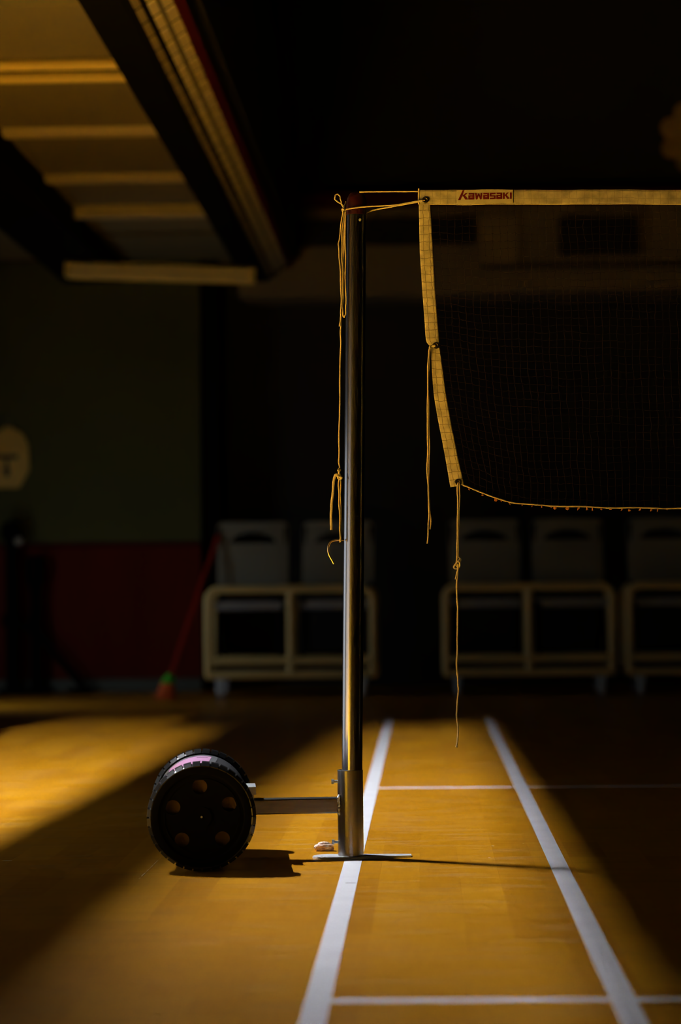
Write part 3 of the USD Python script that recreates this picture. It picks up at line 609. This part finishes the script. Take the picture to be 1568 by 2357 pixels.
ztop = 1.5376-0.0150*(tx-0.1675)/0.6+0.0007*np.sin(tx*23)+0.0004*np.sin(tx*61)
ztop = np.where(tx < 0.8, 1.5376-0.0096*(tx-0.1675)/0.6, 1.5376-0.0096*(0.6325/0.6)-0.008*(tx-0.8))+0.0006*np.sin(tx*23)+0.0003*np.sin(tx*61)
zbot = ztop-0.0335-0.0010*np.sin(np.clip((tx-0.17)/0.25, 0, 1)*np.pi)+0.0003*np.sin(tx*40)
tp, uvt = sheet(np.stack([tx, zbot], 1), np.stack([tx, ztop], 1), 0.0034, 6, 0.0012, seed=3)
top = obj('top_tape', tp, COTTON_TOP, net, smooth=True, uv=uvt[:, ::-1], label='horizontal cotton tape along the top of the net')
obj('tape_fold', tube([(0.1672, -0.001, 1.5402), (0.1664, -0.001, 1.525), (0.1662, -0.001, 1.513), (0.1668, -0.001, 1.504)], 0.0021, 8), CORD, top)
obj('stitched_edge', tube(np.stack([tx, np.full_like(tx, -0.0012), zbot], 1)[::3], 0.0009, 6), CORD, top)
# printed patch and lettering
def zt(x): return np.interp(x, tx, ztop)
px = np.linspace(0.2548, 0.3838, 40)
pmh, uvp = sheet(np.stack([px, np.interp(px, tx, zbot)+0.0016], 1), np.stack([px, zt(px)-0.0006], 1), 0.0006, 6, 0.0)
v = pmh.vertices.copy(); v[:, 1] -= 0.0030; pmh.vertices = v
obj('printed_patch', pmh, PATCH, top, smooth=True, label='paler printed patch on the top tape')
def bar(p, w): return LineString(p).buffer(w/2, cap_style='flat', join_style='mitre')
def letters():
    H, W, t = 0.62, 0.62, 0.19
    def a(): return unary_union([sbox(0, 0, W, 0.19).difference(sbox(0.19, 0, 0.19, 0)), sbox(0, 0.0, 0.19, 0.40), sbox(0, 0.27, W, 0.40), sbox(W-t, 0, W, H), sbox(0.03, H-0.14, W, H), sbox(0, 0, W, 0.13)]).buffer(-0.02).buffer(0.02)
    def s(): return unary_union([sbox(0, 0, W, 0.14), sbox(W-t, 0, W, 0.36), sbox(0, 0.25, W, 0.37), sbox(0, 0.25, t, H), sbox(0, H-0.14, W, H)])
    def w(): return unary_union([Polygon([(0, H), (t, H), (0.27, 0), (0.09, 0)]), Polygon([(0.33, H*0.92), (0.46, H*0.92), (0.27, 0), (0.12, 0)]), Polygon([(0.33, H*0.92), (0.46, H*0.92), (0.68, 0), (0.52, 0)]), Polygon([(0.80-t, H), (0.80, H), (0.70, 0), (0.52, 0)])])
    def k(): return unary_union([sbox(0, 0, t, H), Polygon([(0.13, 0.30), (0.44, H), (0.64, H), (0.33, 0.33)]), Polygon([(0.20, 0.40), (0.36, 0.44), (0.70, 0), (0.45, 0)])])
    def K(): return unary_union([Polygon([(-0.42, -0.03), (-0.17, -0.03), (0.27, 0.90), (0.06, 0.90)]), Polygon([(0.0, 0.30), (0.34, H), (0.60, H), (0.22, 0.33)]), Polygon([(0.06, 0.42), (0.26, 0.46), (0.62, 0), (0.34, 0)])])
    def i(): return sbox(0, 0, t, H)
    out, x = [], 0.42
    for g, adv in ((K, 0.66), (a, 0.69), (w, 0.86), (a, 0.69), (s, 0.69), (a, 0.69), (k, 0.74), (i, 0.2)):
        out.append(affinity.translate(g(), x, 0)); x += adv
    return out, x
gl, tw = letters()
sx, sz = (0.3812-0.2572)/tw, 0.0222/0.93
lm = []
for g in gl:
    g = affinity.translate(affinity.scale(g, sx, sz, origin=(0, 0)), 0.2572, 1.5127)
    m = extrude(g, 0.0006); vv = m.vertices.copy(); vv[:, 1] += 0.0; m.vertices = vv; lm.append(to_xz(m, -0.0032))
obj('lettering', cat(lm), LOGO, top, smooth=False, label='dark red brand lettering on the printed patch')
def eyelet(x, z, parent, y=-0.003, tilt=0):
    ring = rot(trimesh.creation.torus(0.0056, 0.0021, major_sections=32, minor_sections=10), 90, (1, 0, 0))
    hole = rot(trimesh.creation.cylinder(0.0048, 0.0012, sections=24), 90, (1, 0, 0))
    obj('eyelet', move(cat([ring, hole]), (x, y, z)), BRASS, parent, label='dark metal eyelet')
eyelet(0.1815, 1.5130, top, -0.0035)
# side tape
zz = np.array([1.5045, 1.47, 1.4135, 1.35, 1.2927, 1.23, 1.1945, 1.183, 1.1760, 1.169, 1.160, 1.12, 1.0715, 1.01, 0.9508, 0.90, 0.8700, 0.8550, 0.8490])
xl = np.array([0.1665, 0.1667, 0.1671, 0.1697, 0.1728, 0.1768, 0.1788, 0.1815, 0.1880, 0.1905, 0.1908, 0.1922, 0.1952, 0.2040, 0.2148, 0.2235, 0.2282, 0.2305, 0.2318])
xr = np.array([0.1932, 0.1946, 0.1972, 0.1998, 0.2028, 0.2066, 0.2090, 0.2098, 0.2104, 0.2114, 0.2125, 0.2175, 0.2232, 0.2330, 0.2438, 0.2530, 0.2590, 0.2615, 0.2616])
zf = np.linspace(1.5045, 0.8490, 150)
from scipy.interpolate import PchipInterpolator as PC
fl, fr = PC(zz[::-1], xl[::-1]), PC(zz[::-1], xr[::-1])
el = np.stack([fl(zf), zf+0.0*zf], 1); er = np.stack([fr(zf), zf+0.005*np.clip((0.95-zf)/0.1, 0, 1)], 1)
sp, uvs = sheet(el, er, 0.0030, 8, 0.0016, seed=5)
side = obj('side_tape', sp, COTTON_SIDE, net, smooth=True, uv=uvs, label='hanging cotton tape down the loose end of the net')
eyelet(0.2016, 1.1757, side, -0.0036); eyelet(0.2490, 0.8600, side, -0.0036)
# mesh
bcx = np.array([0.2626, 0.2944, 0.3440, 0.3838, 0.4435, 0.5431, 0.6425, 0.7597, 1.0, XE]); bcz = np.array([0.8532, 0.8389, 0.8213, 0.8098, 0.8051, 0.7999, 0.7968, 0.7944, 0.792, 0.790])
bot = PC(bcx, bcz)
NC, NR, SP = 82, 40, 0.0176
def node(i, j):
    """mesh crossing of column i, row j (0 top .. NR bottom)"""
    x0 = 0.1945+SP*i; xb = x0+0.067*np.exp(-(x0-0.1945)/0.22)
    zt0 = np.interp(x0, tx, zbot)+0.002; zb = bot(np.clip(xb, 0.2626, XE)); t = j/NR
    left = fr(np.clip(zt0+(zb-zt0)*t, 0.85, 1.50))-fr(1.50)
    x = x0+left*np.exp(-(x0-0.1945)/0.22)
    return np.stack([x, np.zeros_like(x), zt0+(zb-zt0)*t+0*x], -1)
I, J = np.meshgrid(np.arange(NC), np.arange(NR+1), indexing='ij')
Nd = node(I.astype(float), J.astype(float))
jit = (meshkit.fbm(np.stack([I*0.35, J*0.35, I*0+2.0], -1), 3, 9)-0.5)
jit2 = (meshkit.fbm(np.stack([I*0.35, J*0.35, I*0+7.0], -1), 3, 4)-0.5)
inner = ((J > 0) & (J < NR) & (I > 0))*1.0
Nd[..., 0] += jit*0.008*inner+rng.normal(0, 0.0005, I.shape)*inner; Nd[..., 2] += jit2*0.010*inner+rng.normal(0, 0.0005, I.shape)*inner
Nd[..., 1] += (meshkit.fbm(np.stack([I*0.12, J*0.12, I*0+11.0], -1), 3, 2)-0.5)*0.01*inner
cords = []
for i in range(NC):
    p = [];
    for j in range(NR):
        a, b = Nd[i, j], Nd[i, j+1]; p += [a, (a+b)/2+np.array([rng.normal(0, 0.0006), 0, 0])]
    p.append(Nd[i, NR]); cords.append(tube(np.array(p), 0.00048, 3))
for j in range(1, NR):
    p = []
    for i in range(NC-1):
        a, b = Nd[i, j], Nd[i+1, j]; sag = 0.0016*rng.uniform(0.4, 1.3); p += [a, a+(b-a)*0.3+np.array([0, 0, -sag]), a+(b-a)*0.7+np.array([0, 0, -sag*0.6])]
    p.append(Nd[NC-1, j]); cords.append(tube(np.array(p), 0.00048, 3))
obj('mesh_cord', cat(cords), NETCORD, net, smooth=True, kind='stuff', label='fine dark brown square mesh')
bx_ = np.linspace(0.2600, XE, 140)
bp = np.stack([bx_, np.full_like(bx_, -0.001), bot(np.clip(bx_, 0.2626, XE))+0.0008*np.sin(bx_*50)], 1)
obj('bottom_cord', tube(bp, 0.00175+0.00025*np.sin(np.arange(140)*2.3), 8), CORD, net, label='pale cord along the bottom edge of the net')
tf = []
for k in range(58):
    x = 0.268+0.021*k+rng.uniform(-0.007, 0.007)
    if rng.uniform() < 0.22: continue
    c = np.array([x, -0.001, float(bot(x))-0.003-rng.uniform(0, 0.0035)]); q = rng.normal(0, 1, (7, 3))*np.array([0.0022, 0.0012, 0.0018])
    tf.append(trimesh.convex.convex_hull(np.vstack([c+q, [[x, -0.001, float(bot(x))]]])))
obj('twine_tuft', cat(tf), TUFT, net, smooth=False, kind='stuff', label='orange brown cut twine ends under the bottom cord')
obj('headline_cord', tube(smoothpath([(0.0300, 0.004, 1.5354), (0.0400, 0.0, 1.5350), (0.1023, -0.001, 1.5345), (0.168, -0.001, 1.5337)]), 0.0017, 8), CORD, net, label='taut headline cord from cap to top tape')

def xz(pts, y=0.0, amp=0.0):
    return np.array([(x, (y[k] if np.ndim(y) else y), z) for k, (x, z) in enumerate(pts)])
def cord(name, pts, parent, r=0.0023, y=0.0, wob=0.0006, n=5):
    p = smoothpath(xz(pts, y), n)
    p = p+np.stack([wob*np.sin(np.arange(len(p))*0.9), wob*np.cos(np.arange(len(p))*0.7), 0*np.arange(len(p))], 1)
    return obj(name, tube(p, r*(1+0.06*np.sin(np.arange(len(p))*2.1)), 8), CORD, parent)
# lashing cord on the post
lc = thing('lashing_cord', 'looped cotton cord lashed round the red cap and hanging beside the post', 'cord', (0, 0, 0))
cord('front_strand', [(-0.0046, 1.4935), (0.0141, 1.4965), (0.0449, 1.4996), (0.107, 1.5021), (0.150, 1.5085), (0.1703, 1.5122), (0.1800, 1.513)], lc, 0.0018, [-0.006, -0.0065, -0.006, -0.006, -0.005, -0.0045, -0.0035], 0.0002)
cord('back_strand', [(-0.004, 1.4925), (0.02, 1.4915), (0.0448, 1.4923), (0.0643, 1.4957), (0.107, 1.5005), (0.1683, 1.5100), (0.1790, 1.5125)], lc, 0.0018, [0.03, 0.047, 0.035, 0.02, 0.004, -0.001, -0.0035], 0.0002)
cord('bow_loop', [(-0.0067, 1.4947), (-0.0102, 1.5037), (-0.015, 1.5087), (-0.0222, 1.5129), (-0.027, 1.5194), (-0.0261, 1.5267), (-0.0212, 1.5296), (-0.0161, 1.5258), (-0.014, 1.5184), (-0.0125, 1.5103), (-0.0093, 1.5029), (-0.0062, 1.4939)], lc, 0.0016, -0.004)
cord('bow_tail', [(-0.0064, 1.4945), (-0.0053, 1.5036), (-0.0026, 1.5146)], lc, 0.0015, [-0.004, 0.004, 0.012])
kp = [(-0.0085, 1.4925), (-0.004, 1.4940), (-0.0035, 1.4900), (-0.0095, 1.4895), (-0.0095, 1.4945), (-0.0055, 1.4910)]
cord('knot', kp, lc, 0.0019, [-0.008, -0.007, -0.003, -0.005, -0.009, -0.010])
cord('hanging_strand', [(-0.0087, 1.4907), (-0.0122, 1.4663), (-0.0183, 1.4225), (-0.0196, 1.4063), (-0.0177, 1.3754), (-0.0156, 1.3299), (-0.015, 1.2812), (-0.0165, 1.2487), (-0.0193, 1.2228)], lc, 0.0016, -0.008)
cord('hanging_strand', [(-0.0063, 1.489), (-0.0108, 1.4436), (-0.012, 1.3948), (-0.0117, 1.3623), (-0.0114, 1.3136), (-0.0125, 1.2811), (-0.012, 1.2568), (-0.01, 1.2454), (-0.0073, 1.2462), (-0.0047, 1.2567), (-0.0041, 1.281), (-0.0046, 1.346), (-0.0039, 1.4109), (-0.004, 1.487)], lc, 0.0016, -0.006)
cord('hanging_strand', [(-0.0054, 1.489), (-0.0069, 1.4272), (-0.0084, 1.3948), (-0.0109, 1.3542), (-0.0103, 1.3136), (-0.0126, 1.273), (-0.0143, 1.2649), (-0.0168, 1.2325), (-0.017, 1.2101), (-0.0181, 1.1644), (-0.021, 1.0536), (-0.0234, 0.9568), (-0.0241, 0.9153), (-0.0232, 0.8959)], lc, 0.0019, -0.004)
cord('lower_knot', [(-0.0241, 0.8955), (-0.0265, 0.8904), (-0.0213, 0.8918), (-0.0250, 0.8849), (-0.0229, 0.8800), (-0.0284, 0.8776), (-0.0188, 0.8738), (-0.0230, 0.8700), (-0.0260, 0.8740), (-0.0215, 0.8790)], lc, 0.0024, [-0.004, -0.006, -0.003, -0.005, -0.003, -0.006, -0.007, -0.003, -0.006, -0.002])
cord('cord_end', [(-0.0240, 0.8785), (-0.0311, 0.8808), (-0.0354, 0.874), (-0.0390, 0.8426), (-0.0420, 0.8150), (-0.0436, 0.7920), (-0.0437, 0.7539)], lc, 0.0031, -0.004, 0.0004)
cord('hook_strand', [(-0.0240, 0.8738), (-0.0253, 0.86), (-0.0251, 0.8269), (-0.0240, 0.7909), (-0.0232, 0.7495), (-0.0234, 0.728)], lc, 0.0018, -0.005)
cord('hook_strand', [(-0.0213, 0.871), (-0.0214, 0.8323), (-0.0218, 0.7771), (-0.0222, 0.735), (-0.0240, 0.7255), (-0.0252, 0.732)], lc, 0.0018, [-0.003, -0.003, -0.002, -0.002, -0.001, 0.002])
hk = [(-0.0155, 0.7309), (-0.0258, 0.7309), (-0.0355, 0.7300), (-0.0452, 0.7265), (-0.0508, 0.7167), (-0.0515, 0.7057), (-0.0483, 0.6946), (-0.0415, 0.6821), (-0.0385, 0.6755)]
hook = obj('hook', tube(smoothpath([(x, -PY+(0.006 if k == 0 else 0.0), z) for k, (x, z) in enumerate(hk)]), 0.0024, 12), HOOK, post, label='bent metal cord hook on the left of the pole')
c2 = thing('hanging_cord', 'doubled cotton cord hanging from the middle eyelet of the net side tape', 'cord')
cord('strand', [(0.2005, 1.1762), (0.1918, 1.1748), (0.1876, 1.1694), (0.1852, 1.1533), (0.1828, 1.1174), (0.1818, 1.051), (0.1806, 0.9957), (0.1808, 0.9404), (0.1788, 0.8907), (0.181, 0.841), (0.1817, 0.7885), (0.18, 0.761), (0.1773, 0.7196)], c2, 0.0019, -0.006, 0.0003)
cord('strand', [(0.2001, 1.1752), (0.1931, 1.1732), (0.1887, 1.1677), (0.1858, 1.1339), (0.1835, 1.0786), (0.1836, 0.9957), (0.1845, 0.9404), (0.1826, 0.8989), (0.1818, 0.8575), (0.1829, 0.8023), (0.1857, 0.7747), (0.1841, 0.7527)], c2, 0.0019, -0.0045, 0.0003)
cord('knot', [(0.1900, 1.1755), (0.1880, 1.1720), (0.1905, 1.1700), (0.1935, 1.1740), (0.1900, 1.1765)], c2, 0.0019, [-0.007, -0.009, -0.004, -0.003, -0.007])
c3 = thing('hanging_cord', 'long knotted cotton cord dangling from the lowest corner eyelet of the net', 'cord')
cord('strand', [(0.2502, 0.8595), (0.2478, 0.8485), (0.248, 0.8016), (0.2465, 0.7464), (0.2455, 0.7051), (0.2438, 0.6776), (0.2395, 0.6690)], c3, 0.0018, -0.006, 0.0003)
cord('strand', [(0.2508, 0.8595), (0.2527, 0.8456), (0.2523, 0.8153), (0.2496, 0.774), (0.2484, 0.7188), (0.2481, 0.6913), (0.2535, 0.683), (0.252, 0.6747)], c3, 0.0018, -0.0045, 0.0003)
cord('knot', [(0.2514, 0.6832), (0.2455, 0.6767), (0.2385, 0.669), (0.2376, 0.6632), (0.2453, 0.6616), (0.2512, 0.6689), (0.2494, 0.6767), (0.2447, 0.6767), (0.2423, 0.6702), (0.2473, 0.6631), (0.2453, 0.6554), (0.2428, 0.6458), (0.2404, 0.6369)], c3, 0.0018, [-0.007, -0.009, -0.008, -0.004, -0.002, -0.005, -0.009, -0.008, -0.004, -0.003, -0.005, -0.006, -0.006], 0.0002)
cord('tail', [(0.2470, 0.6720), (0.2465, 0.6593), (0.2443, 0.6361), (0.2432, 0.609), (0.2444, 0.5857), (0.2449, 0.5587), (0.2436, 0.52), (0.2432, 0.4813), (0.2412, 0.4427), (0.2434, 0.404), (0.2443, 0.3847), (0.2416, 0.3538), (0.2398, 0.3268), (0.2425, 0.2959), (0.241, 0.2689), (0.2385, 0.2535)], c3, 0.0021, -0.005, 0.0003)
cord('end_whipping', [(0.2400, 0.2570), (0.2380, 0.2525)], c3, 0.0028, -0.005, 0.0)

# ------------------------------------------------------------------ crumpled scrap behind the base plate
m = trimesh.creation.icosphere(5, 1.0); v = m.vertices.copy()
n1 = meshkit.fbm(v*1.6+3.0, 4, 5); v = v*(0.70+0.6*n1[:, None]); ridge = np.abs(meshkit.noise(v*3.1+9.0, 3)-0.5)
v *= (1.0+0.30*(0.25-ridge))[:, None]; v *= np.array([0.0215, 0.014, 0.0125]); v[:, 2] = np.maximum(v[:, 2], -0.0085); v[:, 2] -= v[:, 2].min()
m.vertices = v
tag(obj('crumpled_scrap', move(m, (-0.0748, 0.165, 0.0)), WADM, smooth=40), 'small crumpled cream and orange scrap on the floor behind the base plate', 'scrap')
